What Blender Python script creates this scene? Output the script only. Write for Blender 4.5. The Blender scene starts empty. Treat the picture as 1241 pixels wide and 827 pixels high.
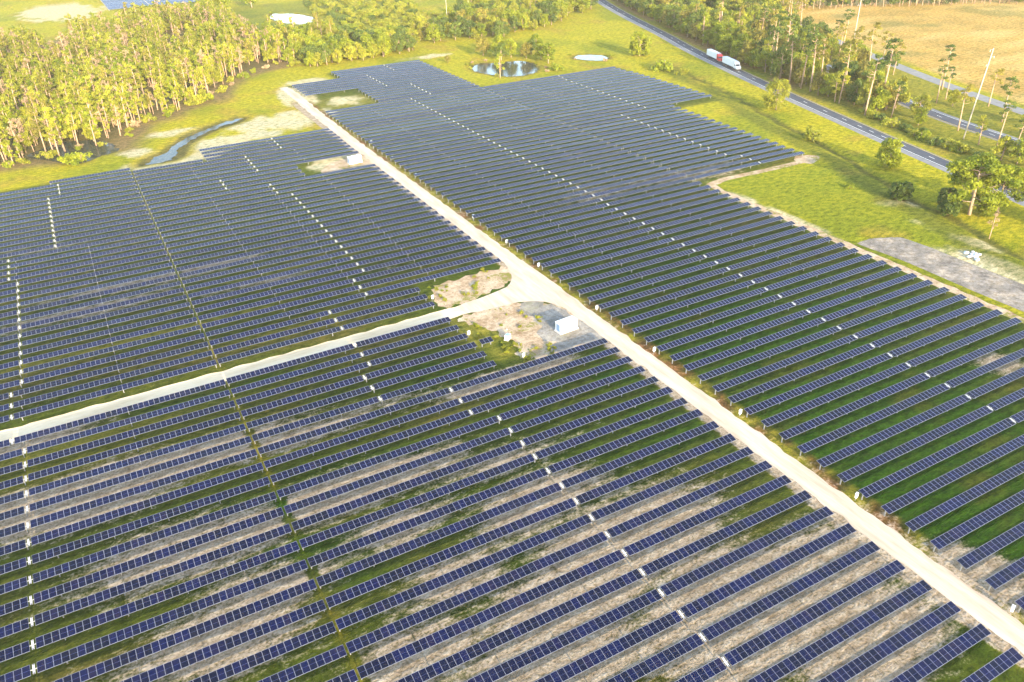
import bpy, math, random
import numpy as np
from mathutils import Vector, Matrix, noise as mnoise

random.seed(11); rng = np.random.default_rng(5)
SC = bpy.context.scene; COL = SC.collection
U = 4.6                 # row pitch in metres
HUB = 1.3               # height of the tracker axis
R = math.radians

# ------------------------------------------------------------------ materials
def new_mat(name):
    m = bpy.data.materials.new(name); m.use_nodes = True
    nt = m.node_tree; nt.nodes.clear()
    out = nt.nodes.new('ShaderNodeOutputMaterial')
    b = nt.nodes.new('ShaderNodeBsdfPrincipled')
    nt.links.new(b.outputs[0], out.inputs[0])
    return m, nt, b, out

def noise_node(nt, scale, detail=4, vec=None, rough=.55):
    n = nt.nodes.new('ShaderNodeTexNoise'); n.inputs['Scale'].default_value = scale
    n.inputs['Detail'].default_value = detail; n.inputs['Roughness'].default_value = rough
    if vec is not None: nt.links.new(vec, n.inputs['Vector'])
    return n.outputs['Fac']

def ramp(nt, fac, stops):
    r = nt.nodes.new('ShaderNodeValToRGB'); e = r.color_ramp.elements
    while len(e) < len(stops): e.new(.5)
    for i, (p, c) in enumerate(stops):
        e[i].position = p; e[i].color = (*c, 1) if len(c) == 3 else c
    nt.links.new(fac, r.inputs[0]); return r.outputs[0]

def mix(nt, fac, a, b, mode='MIX'):
    m = nt.nodes.new('ShaderNodeMix'); m.data_type = 'RGBA'; m.blend_type = mode
    for s, v in ((m.inputs[0], fac), (m.inputs[6], a), (m.inputs[7], b)):
        if isinstance(v, (int, float)): s.default_value = v
        elif isinstance(v, tuple): s.default_value = (*v, 1)
        else: nt.links.new(v, s)
    return m.outputs[2]

def math_node(nt, op, a, b=None, c=None):
    m = nt.nodes.new('ShaderNodeMath'); m.operation = op
    for i, v in enumerate((a, b, c)):
        if v is None: continue
        if isinstance(v, (int, float)): m.inputs[i].default_value = v
        else: nt.links.new(v, m.inputs[i])
    return m.outputs[0]

def objvec(nt, scale=(1, 1, 1)):
    t = nt.nodes.new('ShaderNodeTexCoord'); mp = nt.nodes.new('ShaderNodeMapping')
    mp.inputs['Scale'].default_value = scale
    nt.links.new(t.outputs['Object'], mp.inputs[0]); return mp.outputs[0]

def plain(name, c, rough=.6, var=.12, scale=1.5, metal=0., spec=.5):
    m, nt, b, out = new_mat(name)
    f = noise_node(nt, scale, 4, objvec(nt))
    d = tuple(x * (1 - var) for x in c); l = tuple(min(1, x * (1 + var)) for x in c)
    nt.links.new(ramp(nt, f, [(.3, d), (.7, l)]), b.inputs['Base Color'])
    b.inputs['Roughness'].default_value = rough; b.inputs['Metallic'].default_value = metal
    b.inputs['Specular IOR Level'].default_value = spec
    return m

def leaf_mat(name, dark, light, trans=.35):
    m, nt, b, out = new_mat(name)
    a = nt.nodes.new('ShaderNodeAttribute'); a.attribute_name = 'tint'
    oi = nt.nodes.new('ShaderNodeObjectInfo')
    f = math_node(nt, 'ADD', math_node(nt, 'MULTIPLY', a.outputs['Fac'], .65), math_node(nt, 'MULTIPLY', oi.outputs['Random'], .35))
    col = ramp(nt, f, [(.05, dark), (.95, light)])
    nt.links.new(col, b.inputs['Base Color']); b.inputs['Roughness'].default_value = .6
    b.inputs['Specular IOR Level'].default_value = .25
    t = nt.nodes.new('ShaderNodeBsdfTranslucent'); nt.links.new(col, t.inputs[0])
    ms = nt.nodes.new('ShaderNodeMixShader'); ms.inputs[0].default_value = trans
    nt.links.new(b.outputs[0], ms.inputs[1]); nt.links.new(t.outputs[0], ms.inputs[2])
    nt.links.new(ms.outputs[0], out.inputs[0])
    return m

M = {}
def glass_mat():
    m, nt, b, out = new_mat('solar_glass')
    oi = nt.nodes.new('ShaderNodeObjectInfo')
    a = nt.nodes.new('ShaderNodeAttribute'); a.attribute_name = 'tint'
    f = math_node(nt, 'FRACT', math_node(nt, 'ADD', oi.outputs['Random'], a.outputs['Fac']))
    c = ramp(nt, f, [(0, (.0001, .0002, .007)), (.45, (.0002, .0005, .0125)), (.85, (.0004, .0013, .023)), (1, (.003, .0017, .016))])
    nt.links.new(c, b.inputs['Base Color'])
    b.inputs['Roughness'].default_value = .12; b.inputs['Specular IOR Level'].default_value = .36
    return m
M['glass'] = glass_mat()
M['alu'] = plain('alu_frame', (.13, .135, .165), .4, .04, spec=.5)
M['cell_line'] = plain('cell_busbar', (.05, .055, .12), .5, .05)
M['back'] = plain('panel_backsheet', (.5, .5, .5), .6, .05)
M['steel'] = plain('galvanised_steel', (.2, .2, .195), .45, .15)
M['white'] = plain('white_paint', (.62, .62, .61), .4, .04)
M['plate'] = plain('motor_plate_white', (.33, .33, .34), .5, .1)
M['dark'] = plain('dark_rubber', (.02, .02, .022), .6, .2)
M['darkglass'] = plain('dark_window', (.012, .018, .028), .08, .1)
M['blue_grey'] = plain('blue_grey_paint', (.16, .24, .36), .4, .1)
M['grey'] = plain('grey_paint', (.35, .36, .37), .5, .1)
M['red'] = plain('red_paint', (.5, .02, .02), .3, .06)
M['concrete'] = plain('concrete', (.42, .4, .37), .8, .15, 2)
M['wood_pole'] = plain('weathered_pole', (.3, .27, .23), .8, .15, 1)
M['bark_pale'] = plain('pale_bark', (.31, .2, .13), .85, .25, 2)
M['bark_brown'] = plain('brown_bark', (.24, .17, .11), .9, .25, 2)
M['leaf_yellow'] = leaf_mat('leaf_yellow_green', (.14, .15, .010), (.37, .36, .028), .45)
M['leaf_bright'] = leaf_mat('leaf_bright_green', (.09, .13, .006), (.3, .32, .014), .45)
M['leaf_dark'] = leaf_mat('leaf_dark_green', (.03, .06, .01), (.14, .18, .022), .4)
M['leaf_olive'] = leaf_mat('leaf_olive', (.1, .095, .012), (.31, .26, .035), .4)
M['leaf_brown'] = leaf_mat('leaf_bare_twigs', (.17, .11, .06), (.38, .27, .15), .15)
M['sand'] = None

def ground_mat():
    m, nt, b, out = new_mat('ground_soil_and_grass')
    v = objvec(nt); vs = objvec(nt, (.55, 1, 1))
    at = nt.nodes.new('ShaderNodeAttribute'); at.attribute_name = 'soil'
    sd = nt.nodes.new('ShaderNodeAttribute'); sd.attribute_name = 'sandy'
    n1 = noise_node(nt, .11, 5, vs, .6); n2 = noise_node(nt, .75, 5, vs, .68); n3 = noise_node(nt, 2.2, 3, v, .65); n4 = noise_node(nt, .03, 3, v)
    # grass: brightness mottling and yellowed tips
    g = mix(nt, math_node(nt, 'MULTIPLY', math_node(nt, 'SUBTRACT', n1, .35), 1.3), at.outputs['Color'], mix(nt, 1., at.outputs['Color'], (1.55, 1.25, .9), 'MULTIPLY'))
    g = mix(nt, ramp(nt, n2, [(.36, (1, 1, 1)), (.62, (0, 0, 0))]), g, mix(nt, 1., g, (.36, .46, .34), 'MULTIPLY'))
    g = mix(nt, ramp(nt, n3, [(.33, (.9, .9, .9)), (.58, (0, 0, 0))]), g, mix(nt, 1., g, (.45, .52, .42), 'MULTIPLY'))
    # bare sand breaks through where the sandy amount is high
    k = math_node(nt, 'ADD', math_node(nt, 'MULTIPLY', n1, .6), math_node(nt, 'ADD', math_node(nt, 'MULTIPLY', n2, .75), math_node(nt, 'MULTIPLY', n3, .5)))
    k = math_node(nt, 'ADD', k, math_node(nt, 'SUBTRACT', math_node(nt, 'MULTIPLY', sd.outputs['Fac'], 1.0), 1.35))
    kf = ramp(nt, k, [(.02, (0, 0, 0)), (.26, (1, 1, 1))])
    s = ramp(nt, n2, [(.3, (.17, .12, .075)), (.5, (.28, .215, .15)), (.7, (.42, .345, .26))])
    s = mix(nt, ramp(nt, n3, [(.33, (.95, .95, .95)), (.55, (0, 0, 0))]), s, mix(nt, 1., s, (.42, .43, .33), 'MULTIPLY'))
    nt.links.new(mix(nt, kf, g, s), b.inputs['Base Color'])
    b.inputs['Roughness'].default_value = 1.; b.inputs['Specular IOR Level'].default_value = .05
    bp = nt.nodes.new('ShaderNodeBump'); bp.inputs['Strength'].default_value = .55; bp.inputs['Distance'].default_value = .5
    nt.links.new(math_node(nt, 'ADD', n2, math_node(nt, 'MULTIPLY', n3, .5)), bp.inputs['Height']); nt.links.new(bp.outputs[0], b.inputs['Normal'])
    return m
M['ground'] = ground_mat()

def sand_mat(name, c0, c1, c2, sc=.35, stretch=(1, 1, 1)):
    m, nt, b, out = new_mat(name)
    v = objvec(nt, stretch); n = noise_node(nt, sc, 5, v, .6); n3 = noise_node(nt, 3., 3, v)
    c = ramp(nt, n, [(.3, c0), (.5, c1), (.7, c2)])
    c = mix(nt, ramp(nt, n3, [(.3, (.5, .5, .5)), (.55, (0, 0, 0))]), c, mix(nt, 1., c, (.8, .78, .74), 'MULTIPLY'))
    nt.links.new(c, b.inputs['Base Color']); b.inputs['Roughness'].default_value = .95; b.inputs['Specular IOR Level'].default_value = .1
    bp = nt.nodes.new('ShaderNodeBump'); bp.inputs['Strength'].default_value = .25; bp.inputs['Distance'].default_value = .2
    nt.links.new(n3, bp.inputs['Height']); nt.links.new(bp.outputs[0], b.inputs['Normal'])
    return m
M['sand'] = sand_mat('road_sand', (.33, .245, .175), (.43, .335, .25), (.5, .405, .31), .5, (1, .12, 1))
M['white_sand'] = sand_mat('white_sand', (.5, .37, .22), (.6, .46, .29), (.66, .53, .35), .35, (.2, 1, 1))
def pad_mat(name, stops, weed):
    m, nt, b, out = new_mat(name); v = objvec(nt)
    n = noise_node(nt, .22, 5, v, .65); n2 = noise_node(nt, .9, 4, v, .65); n3 = noise_node(nt, 3.2, 3, v)
    c = ramp(nt, n, stops)
    c = mix(nt, ramp(nt, n2, [(.3, (.9, .9, .9)), (.58, (0, 0, 0))]), c, mix(nt, 1., c, (.55, .5, .42), 'MULTIPLY'))
    c = mix(nt, ramp(nt, n3, [(.3, (.7, .7, .7)), (.55, (0, 0, 0))]), c, mix(nt, 1., c, (.6, .58, .5), 'MULTIPLY'))
    w = math_node(nt, 'ADD', math_node(nt, 'MULTIPLY', n2, .6), math_node(nt, 'MULTIPLY', noise_node(nt, .13, 3, v), .7))
    c = mix(nt, ramp(nt, w, [(.70, (0, 0, 0)), (.76, (weed, weed, weed))]), c, (.14, .13, .02))
    nt.links.new(c, b.inputs['Base Color']); b.inputs['Roughness'].default_value = 1.; b.inputs['Specular IOR Level'].default_value = .05
    bp = nt.nodes.new('ShaderNodeBump'); bp.inputs['Strength'].default_value = .5; bp.inputs['Distance'].default_value = .3
    nt.links.new(math_node(nt, 'ADD', n2, n3), bp.inputs['Height']); nt.links.new(bp.outputs[0], b.inputs['Normal'])
    return m
M['pad_sand'] = pad_mat('pad_sand', [(.3, (.24, .15, .085)), (.5, (.4, .3, .2)), (.7, (.5, .41, .3))], .9)
M['gravel'] = pad_mat('grey_gravel', [(.3, (.14, .128, .115)), (.5, (.24, .22, .195)), (.7, (.36, .32, .27))], .3)
M['mud'] = pad_mat('dry_mud', [(.32, (.14, .125, .115)), (.5, (.22, .195, .17)), (.66, (.36, .3, .235))], .0)
M['redsoil'] = sand_mat('red_soil', (.24, .13, .05), (.33, .21, .09), (.36, .3, .1), .7)
M['asphalt'] = sand_mat('asphalt', (.045, .05, .068), (.06, .065, .08), (.075, .08, .095), .3)
M['shoulder'] = sand_mat('pale_shoulder', (.13, .13, .135), (.17, .17, .17), (.21, .2, .19), .4)
M['paint'] = plain('road_paint', (.7, .7, .66), .6, .1)
M['yellow_paint'] = plain('yellow_paint', (.6, .42, .06), .6, .1)
def water_mat(name, spec):
    m, nt, b, out = new_mat(name)
    n = noise_node(nt, .25, 3, objvec(nt))
    nt.links.new(ramp(nt, n, [(.3, (.02, .025, .02)), (.7, (.05, .05, .035))]), b.inputs['Base Color'])
    b.inputs['Roughness'].default_value = .06; b.inputs['IOR'].default_value = 1.33; b.inputs['Specular IOR Level'].default_value = spec
    bp = nt.nodes.new('ShaderNodeBump'); bp.inputs['Strength'].default_value = .3; bp.inputs['Distance'].default_value = .12
    nt.links.new(noise_node(nt, 1.1, 3, objvec(nt)), bp.inputs['Height']); nt.links.new(bp.outputs[0], b.inputs['Normal'])
    return m
M['water'] = water_mat('pond_water', .22); M['murky'] = water_mat('murky_water', .07)

# ------------------------------------------------------------------ mesh helpers
class MB:
    def __init__(s): s.v = []; s.f = []; s.m = []; s.mats = []; s.t = []
    def mi(s, k):
        if k not in s.mats: s.mats.append(k)
        return s.mats.index(k)
    def quad(s, pts, k, t=0.):
        i = len(s.v); s.v += [tuple(p) for p in pts]; s.f.append(tuple(range(i, i + len(pts)))); s.m.append(s.mi(k)); s.t.append(t)
    def box(s, x0, x1, y0, y1, z0, z1, k, mat=None, top=None):
        P = [(x, y, z) for z in (z0, z1) for y in (y0, y1) for x in (x0, x1)]
        if mat is not None: P = [tuple(mat @ Vector(p)) for p in P]
        i = len(s.v); s.v += P
        for q, kk in (((0, 2, 3, 1), k), ((4, 5, 7, 6), top or k), ((0, 1, 5, 4), k), ((1, 3, 7, 5), k), ((3, 2, 6, 7), k), ((2, 0, 4, 6), k)):
            s.f.append(tuple(i + a for a in q)); s.m.append(s.mi(kk)); s.t.append(0)
    def prism(s, prof, y0, y1, k):          # profile in xz, extruded along y
        i = len(s.v); n = len(prof)
        s.v += [(x, y0, z) for x, z in prof] + [(x, y1, z) for x, z in prof]
        s.f.append(tuple(range(i, i + n))); s.f.append(tuple(range(i + 2 * n - 1, i + n - 1, -1)))
        for a in range(n):
            b = (a + 1) % n; s.f.append((i + b, i + a, i + n + a, i + n + b))
        for _ in range(n + 2): s.m.append(s.mi(k)); s.t.append(0)
    def tube(s, pts, rad, k, n=6):
        pts = [Vector(p) for p in pts]; i0 = len(s.v)
        for j, p in enumerate(pts):
            d = (pts[min(j + 1, len(pts) - 1)] - pts[max(j - 1, 0)]).normalized()
            a = d.orthogonal().normalized() if abs(d.z) < .9 else Vector((1, 0, 0)); a = (a - d * a.dot(d)).normalized(); b = d.cross(a)
            r = rad[j] if isinstance(rad, (list, tuple)) else rad
            for q in range(n):
                t = 2 * math.pi * q / n; s.v.append(tuple(p + a * (r * math.cos(t)) + b * (r * math.sin(t))))
        for j in range(len(pts) - 1):
            for q in range(n):
                q2 = (q + 1) % n
                s.f.append((i0 + j * n + q, i0 + j * n + q2, i0 + (j + 1) * n + q2, i0 + (j + 1) * n + q)); s.m.append(s.mi(k)); s.t.append(0)
        s.f.append(tuple(i0 + q for q in range(n - 1, -1, -1))); s.f.append(tuple(i0 + (len(pts) - 1) * n + q for q in range(n)))
        s.m += [s.mi(k)] * 2; s.t += [0, 0]
    def mesh(s, name, smooth=False):
        me = bpy.data.meshes.new(name); me.from_pydata(s.v, [], s.f)
        for k in s.mats: me.materials.append(M[k])
        me.polygons.foreach_set('material_index', s.m)
        if smooth: me.polygons.foreach_set('use_smooth', [True] * len(s.f))
        if any(s.t):
            a = me.attributes.new('tint', 'FLOAT', 'FACE'); a.data.foreach_set('value', s.t)
        me.update(); return me

def link(name, me, parent=None, loc=(0, 0, 0), rot=(0, 0, 0)):
    o = bpy.data.objects.new(name, me); COL.objects.link(o)
    o.location = loc; o.rotation_euler = rot
    if parent is not None: o.parent = parent
    return o
def tag(o, label=None, cat=None, group=None, kind=None):
    if label and len(label.split()) > 16: print('LONG', label)
    for k, v in (('label', label), ('category', cat), ('group', group), ('kind', kind)):
        if v: o[k] = v
    return o
def thing(name, label, cat, loc, rz=0, group=None):
    o = link(name, None, None, loc, (0, 0, rz)); o.empty_display_size = .5
    return tag(o, label, cat, group)
def struct(name, me): return tag(link(name, me), kind='structure')

ONES = ['', 'first', 'second', 'third', 'fourth', 'fifth', 'sixth', 'seventh', 'eighth', 'ninth', 'tenth', 'eleventh', 'twelfth', 'thirteenth', 'fourteenth', 'fifteenth', 'sixteenth', 'seventeenth', 'eighteenth', 'nineteenth']
TENS = {2: 'twent', 3: 'thirt', 4: 'fort', 5: 'fift'}
def ordi(n):
    if n < 20: return ONES[n]
    t = TENS[n // 10]
    return t + 'ieth' if n % 10 == 0 else t + 'y-' + ONES[n % 10]

# ------------------------------------------------------------------ terrain helpers
def vnoise(x, y, s, oct=4, seed=0):
    out = np.zeros_like(x); amp = 1.; tot = 0
    for o in range(oct):
        rs = np.random.default_rng(seed * 97 + o); T = rs.random((256, 256))
        fx = x * s + 1000.3; fy = y * s + 1000.7
        ix = np.floor(fx).astype(int); iy = np.floor(fy).astype(int); u = fx - ix; w = fy - iy
        u = u * u * (3 - 2 * u); w = w * w * (3 - 2 * w)
        a = T[ix % 256, iy % 256]; b = T[(ix + 1) % 256, iy % 256]; c = T[ix % 256, (iy + 1) % 256]; d = T[(ix + 1) % 256, (iy + 1) % 256]
        out += amp * ((a * (1 - u) + b * u) * (1 - w) + (c * (1 - u) + d * u) * w); tot += amp; amp *= .5; s *= 2
    return out / tot
def inpoly(x, y, poly):
    r = np.zeros(np.shape(x), bool); n = len(poly)
    for i in range(n):
        x1, y1 = poly[i]; x2, y2 = poly[(i + 1) % n]
        if y1 == y2: continue
        c = ((y1 > y) != (y2 > y)) & (x < (x2 - x1) * (y - y1) / (y2 - y1) + x1)
        r ^= c
    return r
def sdist(x, y, poly):      # signed distance, positive inside
    d = np.full(np.shape(x), 1e9); n = len(poly)
    for i in range(n):
        ax, ay = poly[i]; bx, by = poly[(i + 1) % n]; ex, ey = bx - ax, by - ay
        t = np.clip(((x - ax) * ex + (y - ay) * ey) / (ex * ex + ey * ey + 1e-9), 0, 1)
        d = np.minimum(d, np.hypot(x - ax - t * ex, y - ay - t * ey))
    return np.where(inpoly(x, y, poly), d, -d)
def smooth(a, lo, hi):
    t = np.clip((a - lo) / (hi - lo), 0, 1); return t * t * (3 - 2 * t)
def catmull(P, k=10, closed=False):
    P = [np.array(p, float) for p in P]; n = len(P); out = []
    rngi = range(n) if closed else range(n - 1)
    for i in rngi:
        if closed: a, b, c, d = P[i - 1], P[i], P[(i + 1) % n], P[(i + 2) % n]
        else: a, b, c, d = P[max(i - 1, 0)], P[i], P[i + 1], P[min(i + 2, n - 1)]
        for j in range(k):
            t = j / k
            out.append(tuple(.5 * (2 * b + (c - a) * t + (2 * a - 5 * b + 4 * c - d) * t * t + (3 * b - a - 3 * c + d) * t ** 3)))
    if not closed: out.append(tuple(P[-1]))
    return out

# key outlines, in metres on the ground
HW1 = [(100, -180), (120, -100), (142, 0), (155.5, 58), (170, 115), (178, 145), (192, 196), (208, 250), (224, 301), (240, 345), (276, 450), (322, 560), (440, 820), (640, 1200)]
HW2 = [(145, -180), (163, -90), (184, 0), (205, 85), (217, 137), (239, 196), (258, 248), (296, 345), (335, 450), (380, 560), (500, 820), (700, 1200)]
FRT = [(188, -100), (207, -20), (228, 50), (249, 119), (267, 172), (297, 245), (340, 345), (400, 480), (520, 760)]
def xat(line, y):
    return np.interp(y, [p[1] for p in line], [p[0] for p in line])
WOOD = [(-190, 285), (-135, 279), (-112, 276), (-98, 290), (-85, 281), (-78, 300), (-74, 317), (-59, 323), (-38, 345), (-16, 383), (1, 395), (12, 400), (20, 440), (20, 500), (16, 590), (-20, 620), (-70, 590), (-100, 560), (-135, 540), (-190, 530)]
ARR = [(-190, -80), (-3, -80), (-3, 256), (-58, 256), (-58, 246), (-190, 246)]
ARR1 = [(-3, -80), (81, -80), (81, 122), (131, 122), (131, 203), (160, 203), (160, 286), (80, 286), (80, 362), (28, 362), (28, 345), (0, 345), (0, 315), (-3, 300)]
POND1 = [(97, 329), (102, 335), (108, 338), (114, 334), (121, 333), (128, 331), (131, 322), (126, 308), (120, 301), (111, 299), (104, 302), (99, 310), (96, 320)]
POND2 = [(156, 319), (162, 325), (169, 322), (174, 316), (172, 307), (165, 305), (160, 310)]
POND3 = [(58, 596), (70, 588), (77, 570), (79, 552), (73, 540), (63, 534), (56, 544), (51, 562), (52, 582)]
CANAL = [(-82, 252), (-79, 258), (-74, 263), (-67, 273), (-60, 283), (-49, 293), (-42, 298), (-35, 300), (-32, 298), (-36, 293), (-45, 288), (-53, 281), (-61, 272), (-64, 264), (-67, 256), (-70, 252.5)]
SWAMP = [(-120, 290), (-112, 300), (-104, 304), (-93, 299), (-88, 288), (-86, 278), (-93, 273.5), (-101, 267.5), (-106, 270), (-113, 280)]
MUD = [(84, 62), (92, 62), (100, 58), (101, 49), (101, 36), (101, 20), (98, -10), (92, -32), (86, -30), (85.5, 0), (85, 25), (85.5, 45)]

SAND = [(-33, -21, 16, 12, 1), (-39, -1, 18, 10, 0.95), (-15, -21, 14, 9, 0.85), (-47, 13, 16, 8, 0.6), (-21, -35, 14, 8, 0.95), (-66, 5, 10, 6, 0.6), (-74, 34, 22, 6, 0.75), (-95, 32, 24, 7, 0.75), (-116, 55, 22, 7, 0.95), (-99, 57, 26, 5, 0.75), (-78, 53, 20, 4, 0.7), (-92, 18, 12, 7, 0.6), (-78, -5, 14, 6, 0.6), (-101, 12, 14, 7, 0.65), (2, -35, 6, 8, 1), (-110, 132, 30, 4, 0.4), (-89, 143, 34, 4, 0.5), (-116, 183, 20, 5, 0.3), (52, 133, 24, 12, 0.35), (78, 131, 26, 10, 0.3), (59, 171, 20, 8, 0.3), (60, 1, 6, 6, 0.5), (-48, 27, 20, 5, 0.4), (-64, 54, 20, 4, 0.45), (-70, 126, 20, 4, 0.4), (-40, 115, 14, 5, 0.3), (-32, 51, 16, 3, 0.9), (-60, -15, 18, 8, 0.7), (-124, 78, 14, 4, 0.6), (-70, 20, 14, 6, 0.5), (-52, -7, 18, 8, 0.75)]
SAND2 = [
        (-20, 282, 26, 14, .8), (-2, 320, 8, 22, .9), (-50, 266, 26, 7, 1.), (-72, 250, 20, 6, 1.), (-62, 291, 16, 6, .8), (-80, 268, 7, 7, .9), (12, 352, 14, 6, .8), (17, 300, 14, 10, .6), (-16, 213, 14, 6, 1.), (103, 31, 6, 18, .7), (112, 46, 5, 12, .5), (120, 70, 8, 18, .35), (82, 90, 4, 40, .5), (110, 60, 4, 20, .4), (-85, 720, 30, 50, .9), (30, 720, 120, 12, 1.), (130, 455, 60, 8, .6), (90, 372, 20, 6, .6)]
YELLOW = [(-103, 110, 40, 2.5, 0.9), (-119, 109, 30, 2, 0.8), (-66, 95, 26, 2.5, 0.9), (-36, 107, 14, 3, 0.6), (-63, 130, 22, 2, 0.5), (-114, 73, 26, 2.5, 0.9), (-105, 52, 30, 2.5, 0.7), (-120, 66, 20, 2.5, 0.7), (-52, 98, 14, 3, 0.6), (-30, 70, 6, 7, .9), (-28, 60, 4, 5, .8), (-17, 215, 16, 5, .5), (15, 297, 14, 9, .9)]
GREEN = [(24, 40, 60, 60, 0.9), (24, -5, 40, 50, 1), (23, 77, 50, 40, 0.7), (-19, 38, 26, 9, 0.9), (-37, 64, 16, 8, 0.8), (-95, 127, 60, 5, 0.6), (-68, 111, 36, 5, 0.7), (-35, 34, 24, 6, 0.6), (-90, 77, 26, 4, 0.7), (-87, 35, 12, 5, 0.7), (-68, 36, 18, 6, 0.7), (-61, 15, 14, 5, 0.6), (-84, 23, 10, 5, 0.5), (-78, 14, 9, 7, 0.7), (-10, -33, 5, 5, 0.6)]

def build_ground():
    xs = np.concatenate([np.array([-3200, -2000, -1200, -800, -560, -420, -320, -250]), np.arange(-200, -140, 5), np.arange(-140, 160, 1.4), np.arange(160, 330, 3), np.arange(330, 700, 9), np.array([700, 800, 1000, 1300, 1800, 2600, 3600])])
    ys = np.concatenate([np.array([-1500, -900, -500, -300, -200, -140, -110]), np.arange(-90, 135, 1.4), np.arange(135, 420, 2.6), np.arange(420, 760, 7), np.arange(760, 1200, 25), np.array([1200, 1400, 1800, 2500, 3600])])
    X, Y = np.meshgrid(xs, ys); nx, ny = len(xs), len(ys)
    col = np.empty(X.shape + (3,)); sandy = np.full(X.shape, .12)
    def lay(mask, c):
        col[:] = col * (1 - mask[..., None]) + np.array(c) * mask[..., None]
    col[:] = (.34, .29, .014)                                   # meadow grass
    n1 = vnoise(X, Y, 1 / 40, 4, 1); n2 = vnoise(X, Y, 1 / 14, 3, 2); n3 = vnoise(X, Y * 3, 1 / 45, 3, 3)
    lay(smooth(n1, .48, .68) * .8, (.2, .21, .012)); lay(smooth(n2, .58, .75) * .55, (.33, .21, .04))
    lay(smooth(-sdist(X, Y, [(-190, 640), (-60, 600), (-50, 680), (-100, 800), (-190, 900)]), 0, -8) * .0, (.2, .2, .05))
    # solar field: duller olive turf
    inA = np.maximum(smooth(sdist(X, Y, ARR), -3, 1), smooth(sdist(X, Y, ARR1), -3, 1))
    lay(inA, (.072, .082, .01))
    nb = vnoise(X * .25, Y * 1.3, 1 / 9, 3, 4)
    lay(inA * smooth(nb, .5, .66) * .7, (.045, .065, .006)); lay(inA * smooth(nb, .5, .34) * .6, (.14, .1, .028))
    far = inA * smooth(Y, 60, 190); lay(far * .55, (.10, .12, .016))
    sandy = sandy + inA * (.08 + .25 * (vnoise(X * .3, Y, 1 / 11, 3, 6) - .4)) * 1.2
    lay(smooth(X, -3, 0) * smooth(Y, 130, 60) * inA * .0, (.04, .08, .01))
    def blob(L):
        o = np.zeros_like(X)
        for cx, cy, rx, ry, a in L:
            e = ((X - cx) / rx) ** 2 + ((Y - cy) / ry) ** 2
            o = np.maximum(o, a * np.exp(-e * .9))
        return o
    g = blob(GREEN); lay(np.clip(g * 1.15 * (.55 + .9 * n2), 0, 1), (.025, .07, .003)); sandy -= g * .17; lay(g * smooth(vnoise(X * .5, Y, 1 / 6, 3, 35), .55, .72) * .5, (.085, .07, .012))
    yl = blob(YELLOW); lay(np.clip(yl * (.5 + n2), 0, 1), (.24, .2, .03)); sandy -= yl * .12
    sandy = np.maximum(sandy, 0) + blob(SAND) * 1.05 * (.65 + .7 * n3)
    s2 = blob(SAND2); lay(smooth(s2 * (.6 + .9 * n2) + (vnoise(X, Y, 1 / 5, 3, 33) - .5) * .5, .28, .5), (.5, .41, .27)); sandy = np.maximum(sandy, s2 * .3)
    # yellow dirt line between the tracker ends, left blocks
    lay(smooth(-np.abs(X + 85.8 + (n2 - .5) * 1.), -.6, -.1) * smooth(Y, -40, -30) * smooth(Y, 246, 240) * (.1 + .3 * smooth(Y, 84, 76)), (.3, .21, .02)); sandy = sandy * (1 - .8 * smooth(-np.abs(X + 85.8), -1.2, -.4))
    # woodland floor, brown margin, tan field, dirt
    w = sdist(X, Y, WOOD); lay(smooth(w + (n2 - .5) * 10, -13, -2), (.2, .135, .065)); lay(smooth(w, 2, 10), (.13, .1, .045))
    fx = X - (xat(FRT, Y) + 8); fld = smooth(fx, -2, 6)
    lay(fld, (.46, .28, .085)); lay(fld * smooth(n2, .48, .66) * .7, (.34, .21, .06)); lay(fld * smooth(n3, .5, .7) * .8, (.55, .36, .14)); lay(fld * smooth(n1, .62, .72) * .6, (.17, .16, .05))
    sandy = np.where(fx > 0, .08, sandy)
    b1 = X - xat(HW1, Y); b2 = X - xat(FRT, Y)
    strip = smooth(b1, 5, 8) * smooth(b2, 3, -3)
    lay(strip * .55, (.17, .15, .03)); lay(strip * smooth(b1, 22, 14) * smooth(vnoise(X, Y, 1 / 25, 2, 9), .45, .6) * smooth(Y, 150, 190), (.3, .17, .07))
    scr = smooth(sdist(X, Y, [(30, 400), (140, 470), (160, 640), (30, 660), (20, 560), (24, 420)]), -6, 12)
    lay(scr * .75 * (.4 + n2), (.12, .14, .02))
    rd = np.abs(X + 3.2); vg = smooth(rd, 5.4, 4.0) * smooth(Y, 318, 300)
    nv = vnoise(X, Y, 1 / 3.5, 3, 31); sandy = sandy * (1 - vg * .6); lay(vg, (.16, .115, .025)); lay(vg * smooth(nv, .5, .62), (.24, .2, .018)); lay(vg * smooth(nv, .47, .38) * .9, (.2, .085, .035)); sandy = sandy + vg * (.35 + .5 * smooth(X, -3, -5))
    # worn strips beside the field fence and the drying ditch
    dx = X - np.interp(Y, [-60, 40, 80, 119, 142, 176, 212, 300], [98, 116, 128, 143, 149, 160, 172, 196])
    lay(smooth(-np.abs(dx + (n2 - .5) * 5), -2.4, -.6) * smooth(Y, -60, -20) * smooth(Y, 300, 270) * .8, (.075, .07, .02))
    lay(smooth(-np.abs(dx + 7 + (n2 - .5) * 6), -6, -2) * smooth(Y, 300, 270) * .6, (.09, .1, .02))
    for P in (CANAL, POND1, POND2, POND3):
        q = sdist(X, Y, P) + (n2 - .5) * 3; lay(smooth(q, -6, -3.5) * .85, (.3, .23, .02)); lay(smooth(q, -2.6, -.8) * .9, (.1, .085, .03)); sandy = sandy * (1 - smooth(q, -5, -3))
    Z = np.zeros_like(X)
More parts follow.
